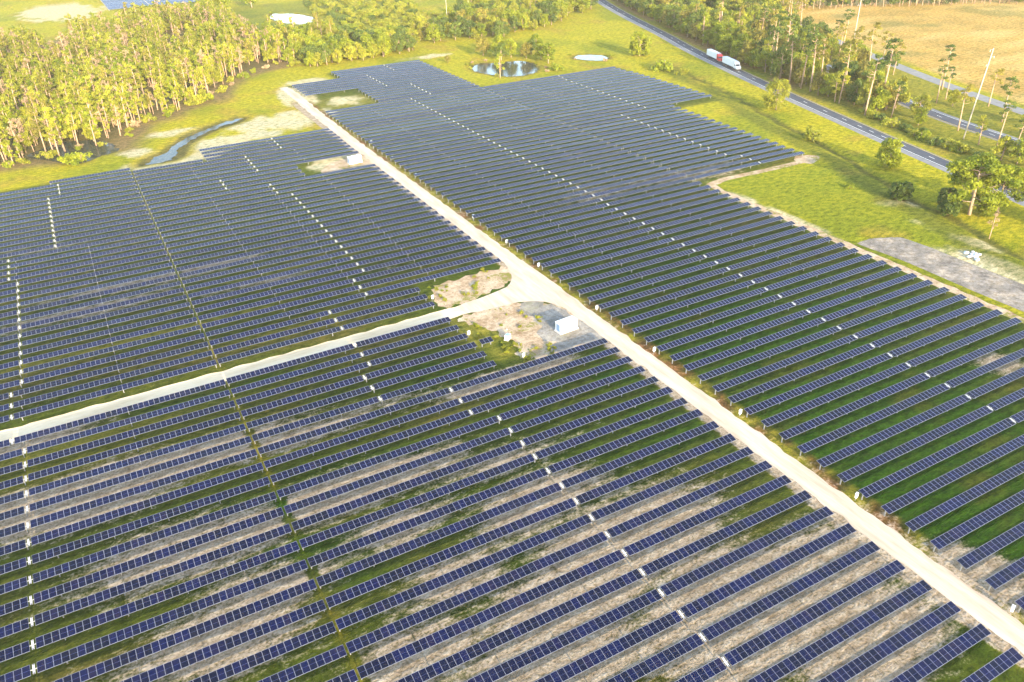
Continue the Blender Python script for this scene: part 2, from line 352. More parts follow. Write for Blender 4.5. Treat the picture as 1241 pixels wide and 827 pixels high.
    Z += -.9 * smooth(sdist(X, Y, CANAL), -5, 3) - .5 * smooth(sdist(X, Y, POND1), -5, 2) - .5 * smooth(sdist(X, Y, POND3), -5, 2) - .4 * smooth(sdist(X, Y, POND2), -4, 2) - .4 * smooth(sdist(X, Y, SWAMP), -4, 2) - .5 * smooth(sdist(X, Y, MUD), -3, 2)
    Z += -.5 * smooth(-np.abs(dx), -4, 0) * smooth(Y, 300, 270) * smooth(Y, -60, -20)
    V = np.stack([X, Y, Z], -1).reshape(-1, 3)
    i = np.arange(nx * ny).reshape(ny, nx); F = np.stack([i[:-1, :-1], i[:-1, 1:], i[1:, 1:], i[1:, :-1]], -1).reshape(-1, 4)
    me = bpy.data.meshes.new('ground'); me.vertices.add(len(V)); me.vertices.foreach_set('co', V.ravel())
    me.loops.add(F.size); me.loops.foreach_set('vertex_index', F.ravel().astype(np.int32))
    me.polygons.add(len(F)); me.polygons.foreach_set('loop_start', np.arange(0, F.size, 4, dtype=np.int32)); me.polygons.foreach_set('use_smooth', np.ones(len(F), bool))
    me.update(calc_edges=True); me.validate()
    a = me.attributes.new('soil', 'FLOAT_COLOR', 'POINT'); a.data.foreach_set('color', np.concatenate([col.reshape(-1, 3), np.ones((len(V), 1))], 1).ravel().astype(np.float32))
    s = me.attributes.new('sandy', 'FLOAT', 'POINT'); s.data.foreach_set('value', np.clip(sandy, 0, 1.3).ravel().astype(np.float32))
    me.materials.append(M['ground']); struct('ground', me)
build_ground()

# ------------------------------------------------------------------ roads and water
def sheet(name, poly, z, mat, k=8, jit=.5, jsc=.35, skip_smooth=False):
    """a closed patch with an uneven outline"""
    P = poly if skip_smooth else catmull(poly, k, True)
    Q = []; n = len(P)
    for i in range(n):
        a = np.array(P[i]); b = np.array(P[(i + 1) % n]); L = np.hypot(*(b - a)); m = max(1, int(L / 1.2))
        for j in range(m):
            p = a + (b - a) * j / m; d = mnoise.noise(Vector((p[0] * jsc, p[1] * jsc, z * 50))) * jit + mnoise.noise(Vector((p[0] * jsc * 3, p[1] * jsc * 3, 7))) * jit * .5
            nrm = np.array([(b - a)[1], -(b - a)[0]]) / (L + 1e-6); Q.append(p + nrm * d)
    import bmesh
    bm = bmesh.new(); vs = [bm.verts.new((q[0], q[1], z)) for q in Q]; bm.faces.new(vs); bmesh.ops.triangulate(bm, faces=bm.faces[:])
    bmesh.ops.recalc_face_normals(bm, faces=bm.faces[:])
    if bm.faces[0].normal.z < 0: bmesh.ops.reverse_faces(bm, faces=bm.faces[:])
    me = bpy.data.meshes.new(name); bm.to_mesh(me); bm.free(); me.materials.append(M[mat]); return struct(name, me)
def strip(name, line, o0, o1, z, mat, k=14, jit=0.):
    P = [np.array(p) for p in catmull(line, k)]; mb = MB(); L = []; Rr = []
    for i, p in enumerate(P):
        d = P[min(i + 1, len(P) - 1)] - P[max(i - 1, 0)]; d = d / np.hypot(*d); nrm = np.array([d[1], -d[0]])
        j0 = mnoise.noise(Vector((p[0] * .3, p[1] * .3, 3))) * jit; j1 = mnoise.noise(Vector((p[0] * .3, p[1] * .3, 9))) * jit
        L.append(p + nrm * (o0 + j0)); Rr.append(p + nrm * (o1 + j1))
    for i in range(len(P) - 1):
        mb.quad([(*L[i], z), (*Rr[i], z), (*Rr[i + 1], z), (*L[i + 1], z)], mat)
    return struct(name, mb.mesh(name))
def resample(L, step):
    out = []
    for (ax, ay), (bx, by) in zip(L[:-1], L[1:]):
        m = max(1, int(math.hypot(bx - ax, by - ay) / step))
        out += [(ax + (bx - ax) * t / m, ay + (by - ay) * t / m) for t in range(m)]
    return out + [L[-1]]
RD = resample([(-3.2, -110), (-3.2, 40), (-3.4, 120), (-3.2, 232), (-2.4, 285), (-1.2, 318), (-1.5, 345)], 1.3)
strip('sand_road', RD, -2.6, 2.15, .03, 'sand', 1, .75)
sheet('road_junction', [(-27, 80.6), (-14, 79.0), (-7.4, 74.5), (-5.2, 66), (-3, 64), (-1.2, 70), (-1.1, 98), (-2.5, 118), (-5.0, 110), (-6.5, 100), (-9.5, 91), (-16, 87), (-27, 85.4)], .042, 'sand', 8, .5)
strip('dirt_road', resample([(-260, 83.3), (-90, 82.9), (-40, 82.9), (-24, 83)], 1.5), -2.5, 2.4, .022, 'white_sand', 1, .6)
sheet('north_pad', [(-31, 87), (-29, 98), (-20, 99.5), (-9, 99.5), (-6, 97), (-9, 91.5), (-16, 88.2), (-24, 86.2)], .012, 'pad_sand', 8, 1.9, .6)
sheet('south_pad', [(-31, 79), (-26, 80.5), (-14, 78.5), (-8, 74), (-5.5, 66), (-5.4, 53.5), (-14, 52.8), (-24, 53), (-27, 57), (-25, 63), (-26, 70), (-29, 75)], .012, 'pad_sand', 8, 1.9, .6)
sheet('gravel_pad', [(-11, 79), (-8, 73), (-5.6, 65), (-4.9, 54.5), (-11, 54), (-20, 53.6), (-17, 57.5), (-18, 62), (-15, 69), (-16, 76)], .02, 'gravel', 8, 1.8, .7)
sheet('far_pad', [(-25, 203), (-23, 210), (-14, 215), (-5.5, 216), (-5, 203), (-12, 202)], .02, 'pad_sand', 8, 1.)
strip('gravel_track', resample([(81.4, -40), (81.4, 60), (81.2, 112), (82.5, 119), (90, 120.6), (105, 119.8), (126, 119.6), (134, 121)], 1.5), -1.5, 1.4, .02, 'pad_sand', 1, .7)
sheet('spur_end', [(126, 116.5), (133, 119), (135, 122), (129, 125.5), (124, 122)], .03, 'pad_sand', 6, .5)
sheet('mud_basin', MUD, -.44, 'mud', 8, .7)
sheet('mud_bank', [(p[0] + (p[0] - 93) * .3, p[1] + (p[1] - 20) * .07) for p in MUD], -.47, 'pad_sand', 8, .9)
strip('shoulder', HW1, -5.3, 4.4, .02, 'shoulder'); strip('highway', HW1, -2.6, 4.0, .06, 'asphalt')
strip('edge_line', HW1, -2.25, -2.05, .075, 'paint'); strip('edge_line', HW1, 3.5, 3.7, .075, 'yellow_paint')
strip('shoulder', HW2, -4.6, 5., .02, 'shoulder'); strip('highway', HW2, -4.0, 3.4, .06, 'asphalt')
strip('edge_line', HW2, 2.8, 3., .075, 'paint'); strip('edge_line', HW2, -3.7, -3.5, .075, 'yellow_paint')
strip('frontage_road', FRT, -3.4, 3.6, .03, 'shoulder')
def dashes(line, off):
    P = [np.array(p) for p in resample(catmull(line, 14), 3.05)]; mb = MB()
    for i in range(0, len(P) - 1, 4):
        d = P[i + 1] - P[i]; L = np.hypot(*d); d = d / L; nrm = np.array([d[1], -d[0]])
        a = P[i] + nrm * (off - .09); b = P[i] + nrm * (off + .09)
        mb.quad([(*a, .075), (*b, .075), (*(b + d * 3), .075), (*(a + d * 3), .075)], 'paint')
    struct('lane_dashes', mb.mesh('lane_dashes'))
dashes(HW1, .7); dashes(HW2, -.3)
for nm, P, z in (('pond_water', POND1, -.32), ('pond_water', POND2, -.28), ('pond_water', POND3, -.32), ('canal_water', CANAL, -.55), ('swamp_water', SWAMP, -.25)):
    if P is CANAL:
        a_, b_ = P[:8], P[:7:-1]; n_ = 8; P = [(p[0] + (q[0] - p[0]) * .2, p[1] + (q[1] - p[1]) * .2) for p, q in zip(a_, b_)] + [(q[0] + (p[0] - q[0]) * .2, q[1] + (p[1] - q[1]) * .2) for p, q in zip(a_[::-1], b_[::-1])]
    sheet(nm, P, z, 'water' if nm == 'pond_water' else 'murky', 6, 2.4 if P is POND3 else 1.6, .2 if P is POND3 else .4)

# ------------------------------------------------------------------ solar trackers
MODP = 1.01; MODW = 1.76; MODL = .985
TILT = R(11)
def add_module(mb, xc, tint=0.):
    x0, x1 = xc - MODL / 2, xc + MODL / 2; y0, y1 = -MODW / 2, MODW / 2
    mb.box(x0, x1, y0, y1, .07, .108, 'alu')
    ex, ey = .024, .05
    for (a, b) in ((y0 + ey, -.012), (.012, y1 - ey)):
        mb.quad([(x0 + ex, a, .111), (x1 - ex, a, .111), (x1 - ex, b, .111), (x0 + ex, b, .111)], 'glass', tint)
    mb.quad([(x0 + ex, -.012, .1105), (x1 - ex, -.012, .1105), (x1 - ex, .012, .1105), (x0 + ex, .012, .1105)], 'cell_line')
def _one(): mb = MB(); add_module(mb, 0); return mb.mesh('solar_panel')
ME_MOD = _one()
_tab = {}
def table_mesh(n):
    if n not in _tab:
        mb = MB(); rr = random.Random(n)
        for i in range(n): add_module(mb, (i - (n - 1) / 2) * MODP, rr.random() * .5)
        _tab[n] = mb.mesh('panel_table')
    return _tab[n]
def _motor():
    mb = MB(); mb.box(-.15, .15, -.78, .78, .06, .1, 'plate')
    for y in (-.7, .7): mb.box(-.07, .07, y - .1, y + .1, .1, .16, 'dark')
    mb.box(-.12, .12, -.2, .2, -.35, .06, 'steel'); return mb.mesh('motor_cover')
ME_MOTOR = _motor()
def _post():
    mb = MB(); mb.box(-.07, .07, -.09, .09, -.2, HUB - .05, 'steel'); mb.box(-.12, .12, -.14, .14, HUB - .06, HUB + .02, 'steel'); return mb.mesh('post')
ME_POST = _post()
_tub = {}
def tube_mesh(L):
    L = round(L, 1)
    if L not in _tub:
        mb = MB(); mb.tube([(-L / 2, 0, 0), (L / 2, 0, 0)], .07, 'steel', 6); _tub[L] = mb.mesh('torque_tube', True)
    return _tub[L]
GROUPT = 'solar tracker rows of the farm'
def tracker(x0, x1, xm, n, near, label):
    x0 *= U; x1 *= U; cx = (x0 + x1) / 2
    t = thing('solar_tracker', label, 'solar panels', (cx, n * U, 0), 0, GROUPT)
    tilt = TILT + R(random.gauss(0, 1.2))
    link('torque_tube', tube_mesh(x1 - x0 - .2), t, (0, 0, HUB), (0, 0, 0))
    segs = [(x0, x1)]
    if xm is not None:
        xm *= U; segs = [(x0, xm - .4), (xm + .4, x1)]
        link('motor_cover', ME_MOTOR, t, (xm - cx, 0, HUB), (tilt, 0, 0))
    px = []
    for a, b in segs:
        k = max(1, round((b - a) / MODP)); c = (a + b) / 2 - cx; mp = (b - a) / k
        if near:
            for i in range(k):
                x = c + (i - (k - 1) / 2) * mp
                if x + cx < -136: continue          # far outside the frame
                link('solar_panel', ME_MOD, t, (x, 0, HUB), (tilt + R(random.gauss(0, .12)), 0, 0))
        else: link('panel_table', table_mesh(k), t, (c, 0, HUB), (tilt, 0, 0)).scale = (mp / MODP, 1, 1)
    L = x1 - x0; k = max(2, int(L / (8.5 if near else 19)) + 1)
    for i in range(k):
        x = x0 + .25 + (L - .5) * i / (k - 1)
        if x < -140: continue
        link('post', ME_POST, t, (x - cx, 0, 0))
    return t

def lab(n, ref, where, down=True):
    k = ref - n if down else n - ref
    return k
NEAR = 8
cnt = 0
for n in range(-12, 79):                      # right of the sand road
    if n <= 61: x0 = .05
    elif n <= 68: x0 = 5.85
    elif n <= 74: x0 = .35
    else: x0 = 6.1
    x1 = 17.05 if n < 27 else 17.25
    xm = 8.9 if n <= 26 else 9.05
    if 62 <= n <= 67: xm = 11.55
    if n >= 75: xm = 12.65
    if n < -9: L = 'navy panel row just beyond the bottom right corner of the picture'
    elif n < 9: L = 'navy panel row right of the sand road, %s up from the bottom right corner' % ordi(n + 10)
    elif n <= 26: L = 'blue panel row right of the sand road, %s row below the gravel spur' % ordi(27 - n)
    elif n <= 61 and n < 45: L = 'blue panel row beside the sand road, %s row above the gravel spur' % ordi(n - 26)
    elif n <= 61: L = 'hazy panel row beside the sand road, %s row below the yellow notch' % ordi(62 - n)
    elif n <= 68: L = 'short hazy panel row starting at the yellow grass notch, %s from its bottom' % ordi(n - 61)
    elif n <= 74: L = 'far hazy panel row at the sand road end, %s above the yellow notch' % ordi(n - 68)
    else: L = 'farthest hazy panel row near the bright trees, %s row from the very top' % ordi(79 - n)
    tracker(x0, x1, xm, n, n <= 4, L); cnt += 1
for n in range(27, 62):                       # second column, towards the highway
    if n <= 29: x1, xm = 28.3, 23.7
    elif n <= 44: x1, xm = 28.5 + (n - 30) * .04, 22.95
    elif n <= 58: x1, xm = 34.5, 26.35
    else: x1, xm = 34.2, 26.2 + (n - 58) * .15
    if n <= 44: L = 'blue panel row nearest the highway, %s row above the gravel spur' % ordi(n - 26)
    else: L = 'hazy blue panel row reaching the highway meadow, %s row below the ponds' % ordi(62 - n)
    tracker(17.33, x1, xm, n, False, L); cnt += 1
for n in range(-10, 56):                      # left of the sand road
    if n == 18: continue
    x0, x1 = -18.6, -1.6
    if n <= 8: xm = -9.15
    elif n <= 11: xm = -10.0
    elif n <= 14: xm = -13.0
    elif n <= 21: xm = -12.4
    elif n <= 24: xm = -10.0
    elif n <= 40: xm = -9.1
    elif n <= 43: xm = -9.95
    elif n <= 46: xm = -13.0
    elif n <= 51: xm = -9.95
    else: xm = -6.75
    if 12 <= n <= 21: x1 = -7.25
    if 44 <= n <= 46: x1 = -7.0
    if n >= 52: x0 = -12.9; x1 = -1.5
    if n <= 11: L = 'dark navy panel row left of the sand road, %s row below the junction cabin' % ordi(12 - n)
    elif n <= 17: L = 'navy panel row left of the cabin pad, %s row below the dirt side road' % ordi(18 - n)
    elif n <= 21: L = 'short navy panel row above the dirt side road, %s row from that road' % ordi(n - 18)
    elif n <= 33: L = 'blue panel row left of the sand road, %s row above the sandy junction' % ordi(n - 21)
    elif n <= 43: L = 'blue panel row left of the sand road, %s below the small green pad' % ordi(44 - n)
    elif n <= 46: L = 'blue panel row ending at the small green pad, %s of three from below' % ordi(n - 43)
    elif n <= 51: L = 'hazy panel row left of the sand road, %s above the small green pad' % ordi(n - 46)
    else: L = 'short hazy panel row beside the bright sand, %s row from the top of its block' % ordi(56 - n)
    tracker(x0, x1, xm, n, n <= 12, L); cnt += 1
tracker(-18.57, -13.2, None, 52, False, 'short hazy panel row just below the curved canal'); cnt += 1
for n in range(-1, 54):                       # far left column
    if n == 18: continue
    x0 = -35.4; xm = -26.95
    if 17 <= n <= 21 or 35 <= n <= 38: xm = -27.4
    if n >= 39: xm = -24.75; x0 = -30.7
    if n >= 50: xm = -23.95; x0 = -29.2
    if n == 53: x0, xm = -24.5, None
    if n <= 17: L = 'navy panel row running off the left edge, %s below the dirt side road' % ordi(18 - n)
    elif n <= 36: L = 'blue panel row running off the left edge, %s above the dirt side road' % ordi(n - 18)
    else: L = 'hazy panel row at the far left, %s below the brown wood margin' % ordi(54 - n)
    tracker(x0, -18.68, xm, n, n <= 9, L); cnt += 1
for n in range(152, 172):                     # the second farm, beyond the wood
    tracker(-10.9, 5.6, -3.9, n, False, 'pale hazy panel row of the distant second farm beyond the wood'); cnt += 1
print('trackers', cnt)

# small separate table on the pad
t = thing('solar_table', 'tiny separate three panel solar table on the cabin pad', 'solar panels', (-30.6, 64.6, 0))
for i in range(3): link('solar_panel', ME_MOD, t, ((i - 1) * MODP, 0, HUB), (TILT, 0, 0))
for s in (-1, 1): link('post', ME_POST, t, (s * 1.1, 0, 0))
link('torque_tube', tube_mesh(2.9), t, (0, 0, HUB))

# white combiner boxes on posts at row ends
def _cb():
    mb = MB(); mb.box(-.5, .5, -.28, .28, .75, 1.75, 'white'); mb.box(-.56, .56, -.34, .34, 1.752, 1.82, 'white'); a = mb.mesh('cabinet')
    mb = MB(); mb.box(-.43, .43, -.315, -.283, .83, 1.67, 'white'); mb.box(.3, .36, -.34, -.316, 1.15, 1.35, 'grey'); b = mb.mesh('door')
    mb = MB(); mb.box(-.05, .05, -.05, .05, -.1, .75, 'steel'); c = mb.mesh('leg'); return a, b, c
CBA, CBD, CBL = _cb()
BOXL = [(-.6, -41, 'white combiner box near the bottom right corner by the road verge'), (-.4, -13.3, 'white combiner box on the road verge, second up from the bottom right'),
        (-.4, 14.8, 'white combiner box on the road verge, third up from the bottom right'), (-.2, 42.3, 'white combiner box on the road verge opposite below the cabin'),
        (0, 65.2, 'white combiner box on the road verge directly opposite the cabin'), (.3, 93.6, 'white combiner box on the road verge facing the junction'),
        (.5, 112, 'white combiner box on the road verge just above the junction'), (-32.2, 70.4, 'white combiner box at the cabin pad, near the tiny separate solar table'),
        (-26.2, 55.2, 'white combiner box at the lower left corner of the cabin pad'), (-32, 91.4, 'white combiner box above the dirt side road at a row end'),
        (1, 134.6, 'white combiner box on the verge, second above the junction'), (1.2, 157.4, 'white combiner box on the verge, third above the junction'), (1.4, 180.6, 'white combiner box on the verge, fourth above the junction'), (1.6, 203.6, 'white combiner box on the verge, opposite the small green pad'), (1.8, 227, 'white combiner box on the verge, last before the yellow grass notch'),
        (-29.2, 52.6, None)]
for x, y, L in BOXL:
    if L is None: continue
    t = thing('combiner_box', L, 'electrical box', (x, y, 0), R(20), 'combiner boxes at row ends')
    link('cabinet', CBA, t); link('door', CBD, t)
    for s in (-.38, .38): link('leg', CBL, t, (s, 0, 0))
    t.scale = (.62, .62, .8)

# inverter cabin
c = thing('inverter_cabin', 'white boxy inverter cabin on the grey gravel pad by the road junction', 'cabin', (-11.2, 61.3, 0), R(4))
mb = MB(); mb.box(-3.1, 3.1, -1.35, 1.35, .35, 3.05, 'white')
for x in np.arange(-2.9, 3., .4): mb.box(x, x + .05, -1.39, -1.353, .5, 2.9, 'white')
link('body', mb.mesh('body'), c)
mb = MB(); mb.box(-3.2, 3.2, -1.45, 1.45, 3.053, 3.2, 'white'); mb.box(-2.2, -1.2, -.5, .5, 3.203, 3.5, 'white'); mb.box(.6, 1.6, -.5, .5, 3.203, 3.42, 'grey'); link('roof', mb.mesh('roof'), c)
mb = MB(); mb.box(-3.4, 3.4, -1.65, 1.65, -.1, .35, 'concrete'); link('base', mb.mesh('base'), c)
mb = MB(); mb.box(-3.16, -3.103, -.95, .75, .55, 2.75, 'blue_grey'); d = link('door', mb.mesh('door'), c)
mb = MB(); mb.box(-3.2, -3.163, -.9, -.75, 1.4, 1.7, 'steel'); link('handle', mb.mesh('handle'), d)
mb = MB(); mb.box(-1.1, -.2, -1.44, -1.4, .6, 2.6, 'white'); mb.box(-.35, -.28, -1.48, -1.442, 1.4, 1.6, 'grey'); link('door', mb.mesh('door'), c)
mb = MB()
mb.box(.5, 1.4, -1.43, -1.4, 1.6, 2.5, 'grey')
for i in range(6): mb.box(.53, 1.37, -1.47, -1.433, 1.65 + i * .14, 1.72 + i * .14, 'white')
link('vent_grille', mb.mesh('vent_grille'), c)

c.scale = (.78, .78, .78)
cabin = c
# small equipment skid
r = cabin.copy(); COL.objects.link(r); r.location = (-11.5, 208.5, 0); r['label'] = 'white cabin on the pale far pad beside the upper sand road'
for ch in list(cabin.children):
    q = ch.copy(); COL.objects.link(q); q.parent = r
    for g in ch.children: h = g.copy(); COL.objects.link(h); h.parent = q
c = thing('equipment_skid', 'small white equipment skid with a dark top on the grass beside the cabin pad', 'equipment', (-25.1, 64.6, 0), R(35))
mb = MB(); mb.box(-1., 1., -.7, .7, 0, .3, 'concrete'); link('base', mb.mesh('base'), c)
mb = MB(); mb.box(-.85, .85, -.6, .6, .3, 1.55, 'white'); mb.box(-.4, .4, -.63, -.603, .5, 1.3, 'grey'); link('cabinet', mb.mesh('cabinet'), c)
mb = MB(); mb.box(-.7, .7, -.55, .55, 1.553, 1.62, 'blue_grey', Matrix.Rotation(.15, 4, 'X')); link('top_panel', mb.mesh('top_panel'), c)
mb = MB(); mb.tube([(.95, .6, .3), (.95, .6, 2.6)], .04, 'steel'); mb.box(.85, 1.05, .5, .7, 2.6, 2.75, 'white'); link('mast', mb.mesh('mast'), c)

c.scale = (.8, .8, .8)
# ------------------------------------------------------------------ trucks
def wheel_mesh():
    mb = MB(); mb.tube([(0, -.16, 0), (0, .16, 0)], .5, 'dark', 14); mb.tube([(0, -.18, 0), (0, .18, 0)], .26, 'steel', 10); return mb.mesh('wheel')
WHEEL = wheel_mesh()
def truck(x, y, yaw, cabm, label):
    t = thing('articulated_truck', label, 'truck', (x, y, .06), yaw, 'trucks on the highway')        # +x is forward
    mb = MB(); mb.box(-8.6, 4.2, -1.28, 1.28, 1.15, 4.05, 'white'); mb.box(-8.4, 4., -1.3, -1.283, 1.2, 1.3, 'grey'); mb.box(-8.4, 4., 1.283, 1.3, 1.2, 1.3, 'grey')
    mb.box(-8.5, 2., -.5, .5, .85, 1.147, 'dark'); tr = link('trailer', mb.mesh('trailer'), t)
    mb = MB(); mb.box(-8.66, -8.603, -1.2, -.02, 1.25, 3.95, 'white'); link('trailer_door', mb.mesh('trailer_door'), tr)
    mb = MB(); mb.box(-8.66, -8.603, .02, 1.2, 1.25, 3.95, 'white'); link('trailer_door', mb.mesh('trailer_door'), tr)
    mb = MB(); mb.prism([(4.6, .9), (8.55, .9), (8.6, 1.9), (7.25, 2.15), (6.75, 2.95), (6.2, 3.75), (4.6, 3.95)], -1.2, 1.2, cabm); cab = link('cab', mb.mesh('cab'), t)
    mb = MB(); mb.quad([(7.29, -1.08, 2.14), (7.29, 1.08, 2.14), (6.79, 1., 2.93), (6.79, -1., 2.93)], 'darkglass'); link('windshield', mb.mesh('windshield'), cab)
    for s in (-1, 1):
        mb = MB(); mb.quad([(5.7, s * 1.205, 2.1), (6.95, s * 1.205, 2.1), (6.55, s * 1.205, 2.85), (5.7, s * 1.205, 2.85)][::s], 'darkglass'); link('side_window', mb.mesh('side_window'), cab)
        mb = MB(); mb.tube([(4.75, s * 1.1, 1.), (4.75, s * 1.1, 4.2)], .08, 'steel'); link('exhaust_stack', mb.mesh('exhaust_stack'), cab)
        mb = MB(); mb.box(8.6, 8.66, s * .85 - .2, s * .85 + .2, 1.3, 1.55, 'white'); link('headlight', mb.mesh('headlight'), cab)
        mb = MB(); mb.tube([(5.0, s * .95, .85), (6.4, s * .95, .85)], .3, 'steel', 10); link('fuel_tank', mb.mesh('fuel_tank'), cab)
    mb = MB(); mb.box(8.55, 8.75, -1.2, 1.2, .5, .95, 'steel'); link('bumper', mb.mesh('bumper'), cab)
    mb = MB(); mb.box(3., 8.5, -.45, .45, .6, .897, 'dark'); link('chassis', mb.mesh('chassis'), t)
    for xx in (7.6, 4.3, 3.05, -6., -7.25):
        for s in (-1, 1): link('wheel', WHEEL, t, (xx, s * 1.05, .5))
for y, m, L in ((269.5, 'red', 'white box trailer truck with a red cab, following on the highway'), (249.8, 'white', 'all white box trailer truck leading on the highway')):
    xx = float(xat(HW1, y)); dx = float(xat(HW1, y - 5) - xx); truck(xx + 1.4, y, math.atan2(-5, dx), m, L)

# ------------------------------------------------------------------ trees
def leaves(clumps, k, size, rs, flat=1.):
    """clumps: (x,y,z,rx,rz,count). returns MB with leaf clusters"""
    mb = MB()
    for (cx, cy, cz, rx, rz, cn) in clumps:
        base = rs.uniform(.1, .9)
        for _ in range(cn):
            while True:
                d = Vector((rs.gauss(0, 1), rs.gauss(0, 1), rs.gauss(0, 1)))
                if d.length > .01: break
            d.normalize(); q = rs.random() ** .4
            p = Vector((cx + d.x * rx * q, cy + d.y * rx * q, cz + d.z * rz * q))
            n = (d + Vector((rs.gauss(0, .6), rs.gauss(0, .6), rs.gauss(0, .6) + .35))).normalized()
            a = n.orthogonal().normalized(); b = n.cross(a); th = rs.random() * 6.28
            a, b = a * math.cos(th) + b * math.sin(th), b * math.cos(th) - a * math.sin(th)
            s = size * rs.uniform(.6, 1.3)
            t = min(1, max(.01, base + rs.gauss(0, .2)))
            mb.quad([p + a * s, p + b * s * .6 + n * s * .12, p - a * s, p - b * s * .6 + n * s * .12], k, t)
    return mb
def limb_tree(rs, H, r0, nb, blen, z0, bark, lean=.3):
    mb = MB(); tips = []
    ax = rs.uniform(-lean, lean); ay = rs.uniform(-lean, lean)
    tr = [(0, 0, -.3), (ax * .3, ay * .3, H * .3), (ax * .9 + rs.uniform(-.2, .2), ay * .8, H * .65), (ax * 1.3, ay * 1.3, H * .96)]
    mb.tube(tr, [r0 * 1.25, r0, r0 * .7, r0 * .2], bark, 6)
    for i in range(nb):
        f = z0 + (1 - z0) * (i + rs.random()) / nb * .95; z = H * f; an = rs.random() * 6.28; L = blen * (1.15 - .6 * (f - z0) / (1 - z0 + .01)) * rs.uniform(.7, 1.2)
        b0 = Vector((ax * 1.2 * f, ay * 1.2 * f, z)); b2 = b0 + Vector((math.cos(an) * L, math.sin(an) * L, L * rs.uniform(.15, .6))); b1 = (b0 + b2) / 2 + Vector((0, 0, -.1 * L))
        mb.tube([b0, b1, b2], [r0 * .4, r0 * .28, r0 * .1], bark, 4); tips.append(b2)
    return mb, tips
PRO = {}
def proto(key, i, fn):
    rs = random.Random(hash((len(key) * 31 + sum(map(ord, key)), i)) & 0xffff); PRO.setdefault(key, []).append(fn(rs))
def mk_slender(rs, leaf='leaf_yellow', hmin=10, hmax=14.5, dens=1.):     # tall bare stem, sparse narrow crown
    H = rs.uniform(hmin, hmax); mb, tips = limb_tree(rs, H, rs.uniform(.2, .28), 11, 1.9, .36, 'bark_pale', .8)
    cl = [(p.x, p.y, p.z + .1, rs.uniform(.8, 1.3), rs.uniform(.5, .95), int(rs.uniform(48, 76) * dens)) for p in tips]
    cl.append((tips[-1].x * .3, tips[-1].y * .3, H, .8, .9, int(30 * dens)))
    return mb.mesh('trunk', True), leaves(cl, leaf, .31, rs).mesh('crown')
def mk_bare(rs): 
    return mk_slender(rs, 'leaf_brown', 11, 15, .5)
def mk_pine(rs):                               # bare pole with flat dark tufts at the top
    H = rs.uniform(15, 21); mb, tips = limb_tree(rs, H, rs.uniform(.24, .32), 12, 2.6, .6, 'bark_pale', .9)
    cl = [(p.x, p.y, p.z + .2, rs.uniform(1., 1.6), rs.uniform(.4, .75), rs.randint(34, 54)) for p in tips] + [(tips[-1].x * .3, tips[-1].y * .3, H, 1., .7, 40)]
    return mb.mesh('trunk', True), leaves(cl, 'leaf_olive' if rs.random() < .4 else 'leaf_dark', .34, rs).mesh('crown')
def mk_broad(rs, leaf='leaf_bright', H=None, W=None):
    H = H or rs.uniform(7.5, 11); W = W or H * rs.uniform(.36, .46); mb, tips = limb_tree(rs, H * .85, H * .026, 15, W * .8, .16, 'bark_brown', .5)
    cl = []
    for p in tips:
        cl.append((p.x, p.y, p.z, W * rs.uniform(.26, .44), W * rs.uniform(.2, .36), rs.randint(50, 80)))
        cl.append((p.x * .55, p.y * .55, p.z + rs.uniform(-.15, .25) * W, W * .36, W * .3, rs.randint(25, 45)))
    for _ in range(5):
        an = rs.random() * 6.28; cl.append((math.cos(an) * W * .55, math.sin(an) * W * .55, H * rs.uniform(.2, .45), W * rs.uniform(.25, .4), W * rs.uniform(.2, .35), rs.randint(40, 70)))
    cl.append((0, 0, H * .9, W * .4, H * .12, 70))
    return mb.mesh('trunk', True), leaves(cl, leaf, .4, rs).mesh('crown')
def mk_big(rs, leaf='leaf_bright', H=15.5, W=8.2):
    mb, tips = limb_tree(rs, H * .85, .4, 24, W * .85, .2, 'bark_brown', .8); cl = []
    for p in tips:
        for _ in range(2): cl.append((p.x + rs.gauss(0, .9), p.y + rs.gauss(0, .9), p.z + rs.gauss(0, .6), rs.uniform(1.2, 2.), rs.uniform(.8, 1.4), rs.randint(120, 170)))
        cl.append((p.x * .6, p.y * .6, p.z + rs.uniform(-.5, .8), 1.9, 1.3, rs.randint(90, 120)))
    return mb.mesh('trunk', True), leaves(cl, leaf, .36, rs).mesh('crown')
def mk_round(rs, leaf='leaf_bright', H=9.5, W=4.6):
    mb, tips = limb_tree(rs, H * .85, .28, 14, W * .6, .15, 'bark_brown', .4); cl = []
    for _ in range(84):
        an = rs.random() * 6.28; f = rs.uniform(.1, .97); w = W * math.sqrt(max(.05, 1 - ((f - .5) / .55) ** 2)) * rs.uniform(.45, .95)
        cl.append((math.cos(an) * w, math.sin(an) * w, H * f, W * rs.uniform(.18, .3), W * rs.uniform(.14, .25), rs.randint(45, 75)))
    return mb.mesh('trunk', True), leaves(cl, leaf, .34, rs).mesh('crown')
def mk_shrub(rs, leaf='leaf_bright'):
    H = rs.uniform(1.6, 3.); mb = MB()
    for i in range(5):
        an = rs.random() * 6.28; mb.tube([(0, 0, -.1), (math.cos(an) * H * .3, math.sin(an) * H * .3, H * .7)], [.07, .03], 'bark_brown', 4)
    cl = [(rs.gauss(0, H * .35), rs.gauss(0, H * .35), H * rs.uniform(.12, .75), H * rs.uniform(.3, .45), H * rs.uniform(.22, .36), rs.randint(45, 70)) for _ in range(10)]
    return mb.mesh('trunk'), leaves(cl, leaf, .28, rs).mesh('crown')
for i in range(9): proto('slender', i, lambda rs: mk_slender(rs, ('leaf_yellow', 'leaf_yellow', 'leaf_bright', 'leaf_yellow', 'leaf_olive')[i % 5]))
for i in range(3): proto('bare', i, mk_bare)
for i in range(6): proto('pine', i, mk_pine)
